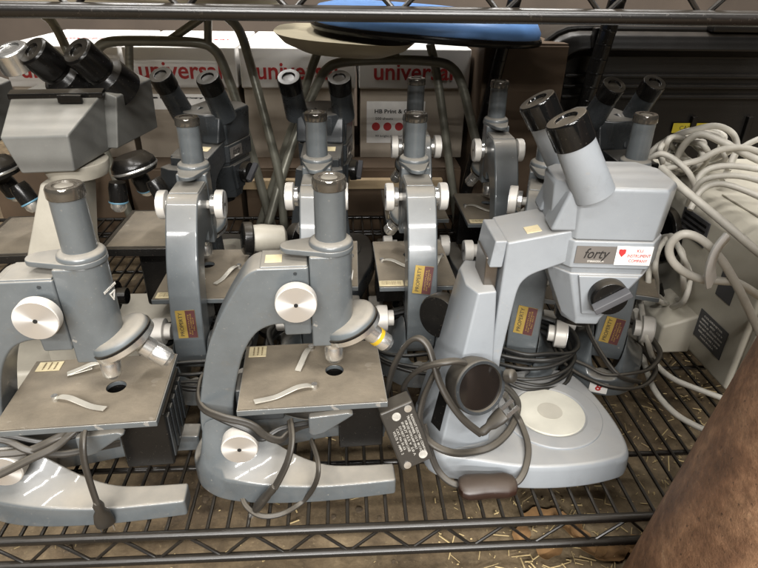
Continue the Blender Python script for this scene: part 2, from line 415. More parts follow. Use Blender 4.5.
for i, R in enumerate(row):
    if i != 6: property_label(R, rad((2, -1, -7, -4, -6, 3)[i]), (0, 0, 1, 0, -1, 0)[i])
    stage_label(R, -.086, .018 if i in (1, 2) else .014, .013, .030)
    stage_clip(R, -.02, .040, rad(-120)); stage_clip(R, -.01, -.042, rad(155))
MB().box(-.0560, -.0420, -.009, .005, .2403, .2408).build('arm_sticker', M['paper'], proto)
MB().lathe([(.0086, .0112), (.0092, .0114), (.0092, .0148), (.0086, .0150)], (.0315, 0, .1625), (.745, 0, -.667), 28).build('colour_ring', M['yellowring'], [c for c in proto.children if c.name.startswith('objective')][1])
stage_label(proto, -.084, .028, .017, .017); stage_label(front_left, -.082, .030, .022, .014)
stage_clip(proto, -.0195, -.0255, rad(198), .056); stage_clip(proto, -.022, .036, rad(250), .026)
stage_clip(front_left, -.048, -.014, rad(-22), .052); stage_clip(front_left, -.014, .034, rad(200), .016)
# writing on the left front scope
def on_body(ang, z): return (.0183*math.cos(ang), .0183*math.sin(ang), z), (-math.sin(ang), math.cos(ang), 0)
o_, t_ = on_body(rad(-18), .2235)
lettering('BAUSCH & LOMB', .0035, M['whiteink'], front_left, frame(o_, t_, (0, 0, 1)) @ Matrix.Rotation(rad(6), 4, 'Z'), width=.016, bold=.00008)
o_, t_ = on_body(rad(-12), .2155)
pm = frame(o_, t_, (0, 0, 1)); tri = [(-.004, .0035), (.004, .0035), (0, -.0045)]; tin = [(x*.68, y*.68+.0002) for x, y in tri]
MB().loft([[pm @ Vector((x, y, .0004)) for x, y in tri], [pm @ Vector((x, y, .0004)) for x, y in tin], [pm @ Vector((x, y, -.0006)) for x, y in tin], [pm @ Vector((x, y, -.0006)) for x, y in tri]], closed=True).build('prism_mark', M['whiteink'], front_left)
o_, t_ = on_body(rad(-8), .222)
lettering('BAUSCH & LOMB', .0034, M['whiteink'], proto, frame(o_, t_, (0, 0, 1)), width=.015, bold=.00008)
# sticker 8
R = row[4]
sm = frame((-.1443, .002, .0125), (0, -1, 0), (.0, 0, 1))
sk = plate(sm, .021, .0155).build('number_sticker', M['whitepaper'], R)
lettering('8', .0135, M['redink'], sk, sm @ Matrix.Translation((0, 0, .0008)) @ Matrix.Rotation(rad(-14), 4, 'Z'), bold=.0004)

# ------------------------------------------------------------------ cords
def cordpts(lst):
    return [PY(x, y, v) if k == 'Y' else PZ(x, y, v) for x, y, k, v in lst]
def worldcord(name, pts, r, mat, parent=None, flat=1.0, n=16):
    m = MB().tube(pts, r, n=n, flat=flat)
    o = m.build(name, mat, None, ang=80)
    if parent is not None:
        o.parent = parent; bpy.context.view_layer.update(); o.matrix_parent_inverse = parent.matrix_world.inverted()
    return o
def plug(parent, tip, back, mat):
    tip, back = Vector(tip), Vector(back); d = (tip-back).normalized(); L = (tip-back).length
    s = d.cross(Vector((0, 0, 1))).normalized(); u = s.cross(d)
    rings = []
    for t, w, h in ((0, .003, .003), (.15, .0048, .004), (.35, .0042, .0036), (.5, .0070, .0042), (.8, .0088, .0046), (1, .0084, .0046)):
        rings.append([back + d*L*t + s*(w*math.cos(a)) + u*(h*math.sin(a)) for a in [2*PI*i/14 for i in range(14)]])
    o = MB().loft(rings).build('plug', mat, None, .0006)
    q = MB()
    for k in (-1, 1):
        c = tip + s*k*.0052
        q.add([c+s*a*.0006+u*b*.0026+d*t for t in (-.002, .014) for a, b in ((-1, -1), (1, -1), (1, 1), (-1, 1))],
              [(0, 1, 2, 3), (7, 6, 5, 4), (0, 4, 5, 1), (1, 5, 6, 2), (2, 6, 7, 3), (3, 7, 4, 0)])
    b = q.build('prong', M['chrome'])
    for x in (o,):
        x.parent = parent; bpy.context.view_layer.update(); x.matrix_parent_inverse = parent.matrix_world.inverted()
    b.parent = o; bpy.context.view_layer.update(); b.matrix_parent_inverse = o.matrix_world.inverted()
    return o
cA = worldcord('power_cord', cordpts([(232, 404, 'Y', .47), (206, 375, 'Y', .475), (198, 392, 'Y', .445), (203, 408, 'Y', .418), (222, 417, 'Y', .405), (250, 424, 'Y', .401), (266, 436, 'Y', .400), (280, 440, 'Y', .402), (290, 432, 'Y', .410), (310, 424, 'Y', .42), (350, 421, 'Y', .43)]), .0022, M['cord'], proto, 1.7)
cB = worldcord('power_cord', cordpts([(290, 420, 'Y', .41), (292, 440, 'Y', .390), (288, 460, 'Y', .380), (281, 476, 'Y', .376), (275, 487, 'Y', .374)]), .0022, M['cord'], proto, 1.7)
plug(cB, PZ(258, 506, .008), PY(275, 486, .374), M['cord'])
worldcord('power_cord', cordpts([(311, 440, 'Y', .42), (318, 462, 'Y', .386), (316, 482, 'Y', .378), (304, 500, 'Z', .004), (284, 513, 'Z', .003), (262, 516, 'Z', .003), (247, 507, 'Z', .004), (242, 494, 'Z', .006), (246, 480, 'Z', .004)]), .0017, M['cord'], proto, 1.5)
worldcord('power_cord', cordpts([(205, 411, 'Y', .416), (225, 421, 'Y', .404), (248, 430, 'Y', .3985), (262, 439, 'Y', .399), (282, 428, 'Y', .407), (320, 421, 'Y', .42)]), .0020, M['blackcord'], proto, 1.3)
fl = front_left
worldcord('power_cord', cordpts([(-40, 456, 'Y', .372), (0, 454, 'Y', .376), (30, 450, 'Y', .379), (60, 436, 'Y', .384), (85, 425, 'Y', .40)]), .0021, M['cord'], fl, 1.6)
worldcord('power_cord', cordpts([(-40, 490, 'Y', .366), (0, 474, 'Y', .370), (30, 459, 'Y', .374), (55, 447, 'Y', .379), (75, 430, 'Y', .387), (90, 423, 'Y', .40)]), .0023, M['cord'], fl, 1.6)
worldcord('power_cord', cordpts([(-30, 436, 'Y', .38), (5, 440, 'Y', .382), (28, 450, 'Y', .378), (60, 454, 'Y', .384), (90, 449, 'Y', .395), (120, 443, 'Y', .41)]), .0020, M['cord'], fl, 1.6)
worldcord('power_cord', cordpts([(-30, 432, 'Y', .385), (10, 436, 'Y', .384), (50, 442, 'Y', .386), (90, 430, 'Y', .40)]), .0019, M['blackcord'], fl, 1.3)
cC = worldcord('power_cord', cordpts([(86, 425, 'Y', .388), (83, 440, 'Y', .372), (84, 460, 'Y', .364), (90, 482, 'Y', .360), (97, 503, 'Y', .358)]), .0024, M['cord'], fl, 1.6)
plug(cC, PZ(106, 524, .006), PY(97, 502, .358), M['cord'])
# cords wound round the feet of the rear scopes
def wound(R, n, mat, z0=.035, dz=.008, rx=.050, ry=.036, cx=-.100):
    for k in range(n):
        pts = []
        for i in range(15):
            a = 2*PI*i/14 + random.random()*.1
            pts.append((cx + (rx+random.uniform(0, .008))*math.cos(a), (ry+.024+random.uniform(0, .006))*math.sin(a), z0+dz*k+.006*math.sin(a+k)+random.uniform(-.002, .002)))
        MB().tube(pts, .0026, n=8, flat=1.4).build('power_cord', mat, R, ang=80)
wound(row[0], 5, M['blackcord']); wound(row[3], 6, M['blackcord']); wound(row[2], 4, M['blackcord']); wound(row[4], 2, M['cord'], .03, .02, .06, .036, -.095)
wound(row[1], 4, M['blackcord'])
worldcord('power_cord', cordpts([(585, 300, 'Y', .60), (587, 325, 'Y', .575), (600, 352, 'Y', .545), (618, 375, 'Y', .52), (640, 382, 'Z', .03)]), .0022, M['cord'], row[4], 1.4)

# ------------------------------------------------------------------ stereo microscope
SO = Vector((.223, .475, 0))
def make_stereo(label, paint, cup, group):
    R = thing('stereo_microscope', label, 'microscope', group=group)
    T = Matrix.Translation(-SO)
    def B(mb, *a, **k): return mb.xf(T).build(*a, **k)
    ol = smooth2([(.076, .475), (.077, .445), (.088, .419), (.13, .407), (.175, .397), (.222, .396), (.264, .402), (.2885, .414), (.2945, .452), (.289, .505), (.275, .546), (.25, .556), (.20, .553), (.14, .536), (.095, .522), (.077, .505), (.076, .475)], 4)[:-1]
    ctr = (.19, .475)
    def sc(k, z): return [(ctr[0]+(x-ctr[0])*k, ctr[1]+(y-ctr[1])*k, z) for x, y in ol]
    B(MB().loft([sc(.985, 0), sc(1, .004), sc(.99, .024), sc(.955, .030)]), 'base', paint, R, .003, 3, ang=25)
    B(MB().lathe([(.056, .029), (.056, .0315), (.0545, .0325), (.040, .0325), (.0385, .031)], SO, n=64), 'stage_ring', paint, R, .0008, 2)
    dp = B(MB().lathe([(.0375, .0302), (.0375, .0322), (.037, .0327), (.0, .0327)], SO, n=64), 'stage_plate', M['disc'], R)
    B(MB().lathe([(.0135, .0326), (.0135, .0330), (.0, .0330)], SO, n=40), 'plate_centre', M['disc2'], dp)
    bot = [(.092, .421), (.147, .436), (.147, .514), (.092, .529), (.079, .503), (.079, .447)]
    top = [(.119, .441), (.1365, .444), (.1365, .506), (.119, .509), (.111, .492), (.111, .458)]
    pl = B(MB().loft([[(x, y, .026) for x, y in bot], [(x, y, .204) for x, y in top]]), 'column', paint, R, .002, 2)
    fb = [Vector((x, y, .026)) for x, y in bot]; ft = [Vector((x, y, .204)) for x, y in top]
    def onf(s, t): return (fb[0]*(1-s)+fb[5]*s)*(1-t) + (ft[0]*(1-s)+ft[5]*s)*t
    nrm = (fb[5]-fb[0]).cross(ft[0]-fb[0]).normalized(); nrm = nrm if nrm.x < 0 else -nrm
    B(MB().loft([[onf(s, t)-nrm*.001 for s, t in ((.25, .14), (.8, .14), (.8, .38), (.25, .38))], [onf(s, t)+nrm*.0008 for s, t in ((.25, .14), (.8, .14), (.8, .38), (.25, .38))]]), 'vent_slot', M['black'], pl)
    B(MB().box(.1265, .1385, .456, .494, .19, .232), 'focus_rack', M['rack'], R, .001)
    B(MB().prism([(.1275, .226), (.1395, .226), (.1415, .252), (.1305, .252)], 'y', .4475, .4985), 'slide_cap', paint, R, .0015)
    L = [(.1375, .032), (.149, .032), (.1495, .128), (.1545, .190)] + smooth2([(.1555, .200), (.158, .210), (.164, .2175), (.172, .222)], 3) + [(.200, .233), (.215, .236), (.215, .2665), (.190, .2615), (.1405, .2515)]
    B(MB().prism(L, 'y', .445, .505), 'arm', paint, R, .0022, 2)
    B(MB().box(.160, .173, .455, .468, 0, .0006).xf(Matrix.Translation((0, 0, .2567)) @ Matrix.Translation((.1665, 0, 0)) @ Matrix.Rotation(rad(-11.5), 4, 'Y') @ Matrix.Translation((-.1665, 0, 0))), 'arm_sticker', M['paper'], R)
    # head, turned a little
    H = Matrix.Translation((.237, .475, 0)) @ Matrix.Rotation(rad(-5), 4, 'Z') @ Matrix.Translation((-.237, -.475, 0))
    def BH(mb, *a, **k): return mb.xf(T @ H).build(*a, **k)
    def plan(k, dx=0): return [((x-.237)*k+.237+dx, (y-.475)*k+.475) for x, y in ((.201, .437), (.269, .437), (.283, .456), (.283, .494), (.269, .513), (.201, .513), (.182, .493), (.182, .457))]
    def ring(k, z, dx=0): return [(x, y, z) for x, y in plan(k, dx)]
    hd = BH(MB().loft([ring(.97, .2555), ring(1.03, .2995), ring(.98, .3035)]), 'head', paint, R, .0016, 2)
    BH(MB().loft([ring(.99, .2285), ring(1.0, .2550)]), 'head_band', paint, R, .0016, 2)
    BH(MB().loft([ring(.90, .222), ring(.92, .2288)]), 'head_neck', paint, R, .001)
    pb = [(.219, .444), (.239, .444), (.247, .458), (.247, .492), (.239, .506), (.219, .506), (.209, .492), (.209, .458)]
    BH(MB().loft([[(x, y, .166) for x, y in pb], [(x, y, .173) for x, y in [( (a-.228)*1.1+.228, (b-.475)*1.04+.475) for a, b in pb]], [(x, y, .2225) for x, y in plan(.95)]]), 'objective_pod', paint, R, .0016, 2)
    fp = [Vector((.221, .4405, .180)), Vector((.2415, .4405, .180)), Vector((.264, .4375, .2215)), Vector((.210, .4375, .2215))]
    BH(MB().loft([[p+Vector((0, .006, 0)) for p in fp], [p+Vector((0, -.0015, 0)) for p in fp]]), 'dial_plate', paint, R, .0012)
    dc = Vector((.2385, .4370, .2035))
    dl = BH(MB().lathe([(.0168, 0), (.0168, .008), (.0150, .0115), (.0, .0118)], dc, (0, -1, .06), 40), 'zoom_dial', M['black'], R, .0006)
    dm = Matrix.Translation(dc+Vector((0, -.0116, .0007))) @ Matrix.Rotation(rad(-35), 4, 'Y')
    BH(MB().loft([[dm @ Vector(p) for p in ((-.0165, 0, -.0052), (.0165, 0, -.0052), (.0165, 0, .0052), (-.0165, 0, .0052))], [dm @ Vector(p) for p in ((-.0172, -.0075, -.0030), (.0172, -.0075, -.0030), (.0172, -.0075, .0030), (-.0172, -.0075, .0030))]]), 'dial_grip', M['darkvent'], dl, .0008)
    BH(MB().lathe([(.020, 0), (.020, .010), (.016, .012), (.0, .012)], (.228, .475, .167), (0, 0, -1), 32), 'objective_lens', M['black'], R)
    for y0 in (.4430, .5140):
        fx = -.007 if y0 > .475 else .001; a, b = Vector((.2080+fx*.5, y0, .3005)), Vector((.1760+fx, y0, .3570)); d = (b-a).normalized(); Lg = (b-a).length
        tb = BH(MB().lathe([(.0172, -.006), (.0158, Lg-.0215), (.0150, Lg-.0210)], a, d, 40), 'eyepiece_tube', paint, R, .0006)
        ec = BH(MB().lathe([(.0160, Lg-.0225), (.0168, Lg-.0215), (.0170, Lg-.002), (.0158, Lg+.0005), (.0092, Lg+.0005), (.0082, Lg-.002), (.0, Lg-.0022)], a, d, 40), 'eyecup', cup, tb, .0005)
    # housings from which the tubes rise
    for y0, y1 in ((.4395, .4680), (.4850, .5105)):
        BH(MB().prism([(.179, .262), (.215, .262), (.236, .300), (.214, .3075), (.190, .298)], 'y', y0, y1), 'prism_housing', paint, hd, .003, 2)
    kc = Vector((.106, .512, .140))
    B(MB().lathe([(.008, -.02), (.008, .0), (.0225, .001), (.0235, .004), (.0235, .016), (.0215, .019), (.006, .019), (.0, .0185)], kc, (-.45, -.5, .1), 40), 'focus_knob', M['black'], R, .0006)
    # plaque on the band
    yb = .4369
    pm = T @ H @ frame((.2205, yb-.0003, .2425), (1, 0, 0), (0, 0, 1))
    p = plate(pm, .034, .0165).build('name_plaque', M['plaque'], R)
    lettering('forty', .0135, M['ink'], p, pm @ Matrix.Translation((0, .001, .0008)), shear=.35, width=.022, bold=.0001)
    lettering('STEREOZOOM', .0022, M['whiteink'], p, pm @ Matrix.Translation((.001, -.0062, .0008)), width=.014)
    return R
stereo = make_stereo('pale grey stereo microscope with black eyecups and a round cream stage plate, front right', M['stereo'], M['eyecup'], 'stereo microscopes')
stereo.location = SO
# second sticker, only on this one
H = Matrix.Translation(-SO) @ Matrix.Translation((.237, .475, 0)) @ Matrix.Rotation(rad(-5), 4, 'Z') @ Matrix.Translation((-.237, -.475, 0))
pm = H @ frame((.2535, .4366, .2425), (1, 0, 0), (0, 0, 1))
p = plate(pm, .031, .0178).build('shop_sticker', M['whitepaper'], stereo)
for i, s in enumerate(('KU', 'INSTRUMENT', 'COMPANY')):
    lettering(s, .0042, M['redink'], p, pm @ Matrix.Translation((.0045, .0048-.0048*i, .0008)), width=(.005, .020, .016)[i])
sh = [(-.003, .003), (-.001, .0034), (0, .0028), (.001, .0034), (.003, .003), (.0028, -.0005), (0, -.004), (-.0028, -.0005)]
MB().prism(sh, 'z', .0006, .0011).xf(pm @ Matrix.Translation((-.0105, .003, 0))).build('shield_mark', M['redink'], p)

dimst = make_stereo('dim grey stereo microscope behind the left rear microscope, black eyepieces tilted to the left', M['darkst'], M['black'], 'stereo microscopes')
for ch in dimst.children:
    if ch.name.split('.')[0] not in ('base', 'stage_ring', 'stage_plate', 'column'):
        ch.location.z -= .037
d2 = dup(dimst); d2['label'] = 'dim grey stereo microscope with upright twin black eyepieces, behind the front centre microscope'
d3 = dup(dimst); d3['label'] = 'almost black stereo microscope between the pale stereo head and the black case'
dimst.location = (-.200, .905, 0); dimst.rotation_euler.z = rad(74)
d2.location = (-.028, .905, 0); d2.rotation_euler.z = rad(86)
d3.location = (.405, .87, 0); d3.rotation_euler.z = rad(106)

# lamp, cords, switch, transformer around the stereo
lm = thing('illuminator', 'round dusty black lamp housing with a dark lens, tangled in cords before the pale column', 'lamp')
lc = Vector((.1195, .405, .1265)); ld = Vector((.30, -.82, .30)).normalized()
MB().lathe([(.010, -.030), (.020, -.027), (.0245, -.018), (.0262, -.008), (.0262, .002), (.0250, .0035), (.0222, .0035), (.0218, .001)], lc, ld, 48).build('lamp_shade', M['cord'], lm, .0006)
MB().ring([(.0225, .0036), (.0252, .0040), (.0258, .0030), (.0252, .0020), (.0224, .0026)], lc, ld, 48).build('rim', M['darkst'], lm)
MB().lathe([(.0219, .0012), (.012, .0024), (.0, .0028)], lc, ld, 48).build('lens', M['darklens'], lm)
MB().cyl(lc-ld*.026, lc-ld*.052+Vector((.004, 0, -.004)), .006).build('stem', M['darkst'], lm)
MB().lathe([(.004, 0), (.0065, .002), (.0065, .009), (.004, .011)], (.143, .409, .135), (.6, -.5, .4), 20).build('clamp_knob', M['cord'], lm, .001)
st = stereo
worldcord('power_cord', cordpts([(382, 412, 'Y', .46), (387, 390, 'Y', .45), (394, 366, 'Y', .44), (406, 345, 'Y', .432), (418, 338, 'Y', .426), (428, 346, 'Y', .420), (434, 364, 'Y', .412), (440, 383, 'Y', .405), (450, 402, 'Y', .398), (464, 420, 'Y', .394), (480, 433, 'Y', .396)]), .0028, M['cord'], st, 1.5)
c1 = worldcord('power_cord', cordpts([(408, 400, 'Y', .45), (404, 388, 'Y', .44), (411, 376, 'Y', .425), (425, 367, 'Y', .412), (445, 362, 'Y', .404), (462, 362, 'Y', .410), (474, 370, 'Y', .424)]), .0028, M['cord'], st, 1.5)
worldcord('power_cord', cordpts([(438, 366, 'Y', .412), (431, 380, 'Y', .414), (423, 400, 'Y', .414), (420, 422, 'Y', .408), (429, 441, 'Y', .402), (450, 452, 'Y', .398), (472, 452, 'Z', .036), (494, 445, 'Z', .036), (511, 428, 'Z', .038), (518, 406, 'Z', .042), (511, 392, 'Z', .07), (498, 382, 'Z', .10)]), .0026, M['cord'], st, 1.5)
worldcord('power_cord', cordpts([(505, 395, 'Z', .095), (512, 408, 'Z', .060), (520, 421, 'Z', .040), (528, 445, 'Z', .035), (526, 466, 'Z', .030), (519, 480, 'Y', .388), (508, 486, 'Y', .386)]), .0024, M['cord'], st, 1.4)
worldcord('power_cord', cordpts([(466, 487, 'Y', .386), (450, 482, 'Y', .389), (438, 470, 'Y', .395), (430, 450, 'Y', .402), (424, 425, 'Y', .41)]), .0024, M['cord'], st, 1.4)
pg = plug(lm, PY(504, 413, .402), PY(480, 434, .396), M['cord'])
a, b = PY(458, 489, .381), PY(516, 486, .383)
sw = tag(MB().loft([[ (a*(1-t)+b*t) + Vector((0, w*math.cos(q), .002+h*math.sin(q)*.82)) for q in [2*PI*i/20 for i in range(20)]] for t, w, h in ((0, .006, .006), (.04, .011, .009), (.15, .0140, .0118), (.4, .0135, .0125), (.55, .0128, .0118), (.8, .0140, .0122), (.95, .011, .009), (1, .006, .005))]).build('inline_switch', M['switch'], None, .0012), 'dusty brown bakelite inline cord switch lying against the pale stereo base', 'switch')

TA, TB_, TC, TD = PY(384, 413, .402), PY(416, 399, .409), PY(431, 459, .394), PY(398, 473, .388)
xu = ((TB_-TA)+(TC-TD)).normalized(); yd = ((TA-TD)+(TB_-TC)).normalized()
tm = frame((TA+TB_+TC+TD)/4, xu, yd)
W_, H_ = ((TB_-TA).length+(TC-TD).length)/2, ((TA-TD).length+(TB_-TC).length)/2
tr = thing('transformer', 'black lamp transformer box with a worn white-lettered label, beside the front centre microscope', 'transformer')
MB().box(-W_/2, W_/2, -H_/2, H_/2, -.024, 0).xf(tm).build('casing', M['label'], tr, .002)
lp = plate(tm, W_*.92, H_*.95, .0008).build('rating_label', M['label'], tr)
rows = ['RADIANT ELECTRIC COMPANY', 'TRANSFORMER  115 V  60 CYCLE', 'FOR USE WITH LAMP ONLY', 'INPUT 12.5 V  2.0 A', 'DO NOT OPEN CASE', 'CAT. No 31-33', 'VOLTS  6  AMPS  2']
for i, s in enumerate(rows):
    q = tm @ Matrix.Translation((W_*(.32-.105*i), H_*(-.03+.02*(i % 3)), .0011)) @ Matrix.Rotation(-PI/2, 4, 'Z')
    lettering(s, .0032, M['dimink'], lp, q, width=H_*(.70, .66, .50, .58, .44, .36, .40)[i], bold=.00002)
for x, y in ((.30, .42), (-.30, -.42)):
    MB().lathe([(.0036, .0007), (.0036, .0018), (.0, .0021)], tm @ Vector((W_*x, H_*y, 0)), tm.to_3x3() @ Vector((0, 0, 1)), 20).build('screw', M['chrome'], tr)
for x, y in ((-.08, .37), (.23, -.36)):
    MB().lathe([(.0042, .0007), (.0042, .0012), (.0, .0013)], tm @ Vector((W_*x, H_*y, 0)), tm.to_3x3() @ Vector((0, 0, 1)), 20).build('approval_mark', M['dimink'], tr)

# ------------------------------------------------------------------ large binocular microscope on the left
def make_big(label):
    R = thing('binocular_microscope', label, 'microscope', (-.30, .66, 0), 0, 'large binocular microscopes at the left')
    T = Matrix.Translation((.30, -.66, 0))
    def B(mb, *a, **k): return mb.xf(T).build(*a, **k)
    b = M['beige']
    f0 = [(-.331, .585, .268), (-.264, .585, .271), (-.258, .588, .306), (-.345, .588, .303)]
    # head as stacked sections going back
    hd = B(MB().loft([[(-.327, .585, .269), (-.274, .585, .271), (-.272, .585, .308), (-.338, .585, .306)],
                      [(-.322, .655, .272), (-.262, .650, .274), (-.252, .640, .338), (-.345, .640, .336)],
                      [(-.322, .705, .272), (-.256, .705, .274), (-.252, .705, .338), (-.345, .705, .336)]]), 'head', M['bighead'], R, .002, 2)
    B(MB().loft([[(-.266, .652, .276), (-.248, .640, .279), (-.238, .640, .334), (-.256, .645, .340)], [(-.264, .735, .276), (-.230, .735, .279), (-.224, .720, .340), (-.254, .735, .347)]]), 'prism_box', M['bighead'], R, .002, 2)
    B(MB().loft([[(-.346, .634, .332), (-.250, .634, .334), (-.250, .634, .340), (-.346, .634, .338)], [(-.346, .644, .334), (-.250, .644, .336), (-.250, .644, .343), (-.346, .644, .341)]]), 'eyepiece_plate', M['black'], R, .001)
    B(MB().box(-.292, -.268, .624, .629, .331, .339), 'hinge_clip', M['black'], R, .0008)
    for x0 in (-.290, -.246):
        a0, b0 = Vector((x0-.004, .672, .342)), Vector((x0-.024, .642, .380)); d = (b0-a0).normalized(); Lg = (b0-a0).length
        tb = B(MB().lathe([(.025, -.012), (.023, .014), (.0165, .019), (.0165, Lg-.028)], a0, d, 32), 'eyepiece_tube', M['black'], R, .0006)
        B(MB().lathe([(.0170, Lg-.030), (.0176, Lg-.028), (.0172, Lg-.002), (.015, Lg), (.008, Lg), (.007, Lg-.003), (0, Lg-.003)], a0, d, 32), 'eyecup', M['black'], tb, .0005)
    B(MB().loft([[(-.318, .596, .255), (-.276, .596, .255), (-.276, .640, .255), (-.318, .640, .255)], [(-.345, .580, .178), (-.290, .580, .178), (-.290, .640, .178), (-.345, .640, .178)], [(-.352, .575, .06), (-.292, .575, .06), (-.292, .645, .06), (-.352, .645, .06)], [(-.352, .575, .02), (-.292, .575, .02), (-.292, .645, .02), (-.352, .645, .02)]]), 'arm', b, R, .003, 2)
    B(MB().lathe([(.030, 0), (.033, .008), (.033, .016)], (-.290, .628, .2545), (0, 0, 1), 40), 'head_mount', b, R, .001)
    B(MB().lathe([(.018, .002), (.025, -.006), (.0265, -.013), (.024, -.019), (.01, -.021)], (-.247, .668, .262), (-.25, 0, 1), 40), 'nosepiece', M['black'], R, .0006)
    B(MB().lathe([(.0266, -.0145), (.0272, -.013), (.0266, -.0115)], (-.247, .668, .262), (-.25, 0, 1), 40), 'nosepiece_ring', M['chrome'], R)
    for o, d in (((-.224, .664, .236), (.42, -.08, -.9)), ((-.250, .690, .234), (.1, .5, -.9)), ((-.262, .655, .236), (-.1, -.1, -1))):
        ob = B(MB().lathe([(.009, 0), (.0105, .006), (.0105, .022), (.0085, .024), (.0085, .030), (.005, .034), (0, .034)], o, d, 24), 'objective', M['black'], R)
        B(MB().lathe([(.0107, .0222), (.0109, .0225), (.0109, .0237), (.0107, .0240)], o, d, 24), 'colour_ring', M['bluering'], ob)
        B(MB().lathe([(.0090, .0245), (.0090, .030), (.0058, .0345), (0, .0345)], o, d, 24), 'tip', M['chrome'], ob)
    B(MB().box(-.292, -.185, .635, .760, .150, .160), 'stage', M['black'], R, .001)
    B(MB().box(-.285, -.192, .640, .752, .1602, .1612), 'stage_top', M['stage'], R)
    B(MB().box(-.262, -.216, .670, .740, .06, .15), 'condenser', M['black'], R, .004)
    B(MB().box(-.352, -.200, .585, .760, 0, .03), 'base', b, R, .006, 3)
    for x0, x1 in ((-.356, -.375), (-.288, -.272)):
        B(MB().cyl((x0+(.003 if x1 < x0 else -.003), .610, .11), (x1, .610, .11), .019, n=28).cyl((x0, .610, .11), (x1*1.0+(-.012 if x1 < x0 else .012), .610, .11), .010, n=20), 'focus_knob', M['black'], R, .001)
    return R
big = make_big('large grey binocular microscope with a slab-sided head and black eyepieces, behind the front left microscope')
big2 = dup(big); big2['label'] = 'grey-headed microscope cut off by the left edge, a chrome ring on its head'
big2.location = (-.447, .640, 0); big2.rotation_euler.z = rad(4)
cr = PY(13, 62, .645) - Vector(big2.location)
MB().lathe([(.018, -.008), (.018, .012), (.0165, .0135), (.011, .014), (.010, .012), (0, .012)], cr, (-.2, -.35, 1), 40).build('tube_ring', M['chrome'], big2, .0006)

# ------------------------------------------------------------------ small white illuminator between the rear scopes
c0 = PY(262, 238, .70)
il = thing('bench_lamp', 'small white lamp head with a black front, beyond the front centre microscope', 'lamp')
MB().lathe([(.009, -.032), (.016, -.028), (.0185, 0), (.0170, .014)], c0, (-.9, -.25, .1), 32).build('lamp_head', M['beige'], il, .001)
MB().lathe([(.0195, .012), (.0215, .014), (.0215, .024), (.018, .026), (0, .026)], c0, (-.9, -.25, .1), 32).build('lamp_front', M['black'], il, .001)
MB().cyl((c0.x+.012, c0.y, c0.z-.012), (c0.x+.012, c0.y, .012), .006).build('stem', M['black'], il)
MB().lathe([(.030, .0), (.030, .008), (.024, .013), (0, .013)], (c0.x+.012, c0.y, 0)).build('foot', M['black'], il, .001)

# ------------------------------------------------------------------ wire shelves
def make_shelf(label):
    R = thing('wire_shelf', label, 'shelf', (0, .362, 0), 0, 'black wire shelves of the rack')
    X0, X1, D = -1.05, .86, .76
    w = M['wire']
    MB().cyl((X0, 0, -.003), (X1, 0, -.003), .0044, n=12).build('front_rail', w, R)
    MB().cyl((X0, -.002, -.0345), (X1, -.002, -.0345), .0044, n=12).build('front_rail', w, R)
    z = MB(); per = .060; k = 0; x = X0
    while x < X1:
        a = (x, -.001, -.006); b = (x+per/2, -.001, -.0325); c = (x+per, -.001, -.006)
        z.tube([(x-.003, -.001, -.0062), (x+.003, -.001, -.0072), (x+per/2-.003, -.001, -.0315), (x+per/2+.003, -.001, -.0315), (x+per-.003, -.001, -.0072), (x+per+.003, -.001, -.0062)], .0016, n=8, smooth=False)
        x += per
    z.build('truss_wire', w, R)
    MB().cyl((X0, D, -.003), (X1, D, -.003), .0037, n=12).cyl((X0, D, -.0345), (X1, D, -.0345), .0037, n=12).build('back_rail', w, R)
    for y in (.085, .235, .385, .535, .685):
        MB().cyl((X0, y, -.0078), (X1, y, -.0078), .0030, n=10).build('cross_rod', w, R)
    g = MB(); x = X0+.02
    while x < X1:
        g.cyl((x, -.002, -.0022), (x, D, -.0022), .0019, n=8); x += .0187
    gr = g.build('deck_wire', w, R)
    return R
sh1 = make_shelf('black coated wire shelf on which the microscopes stand, dusty')
sh2 = dup(sh1); sh2['label'] = 'black wire shelf crossing the top of the photo, its front rail and truss showing'
sh2.location.z = PY(379, 14, .362).z + .0345
sh2.location.x = -.028
for ch in list(sh2.children):
    if ch.name.startswith('deck_wire'):
        g_ = MB(); y_ = .02
        while y_ < .75: g_.cyl((-1.05, y_, -.0022), (.86, y_, -.0022), .0026, n=8); y_ += .0205
        ch.data = g_.build('deck_wire', M['wire']).data
        bpy.data.objects.remove([o for o in C.objects if o.data == ch.data and o != ch][0])

def unseen_shade_box(x0, x1, y0, y1, h, label):  # out-of-frame boxes, added only to shade the rear of the rack
    z0 = sh2.location.z+.002
    R = thing('unseen_shade_box', label, 'box', ((x0+x1)/2, (y0+y1)/2, z0), 0, 'unseen boxes added on the top wire shelf for shade')
    w, d = (x1-x0)/2, (y1-y0)/2
    MB().box(-w, w, -d, d, 0, h).build('carton_body', M['card'], R, .003)
    MB().box(-w+.002, w-.002, -d+.002, -.002, h, h+.003).box(-w+.002, w-.002, .002, d-.002, h, h+.003).build('flap', M['card'], R)
unseen_shade_box(.20, .52, .58, .88, .26, 'taller brown cardboard box added unseen on the top wire shelf to shade the rear')
unseen_shade_box(-.26, .17, .56, .80, .20, 'long low brown cardboard box added unseen on the top wire shelf to shade the rear')
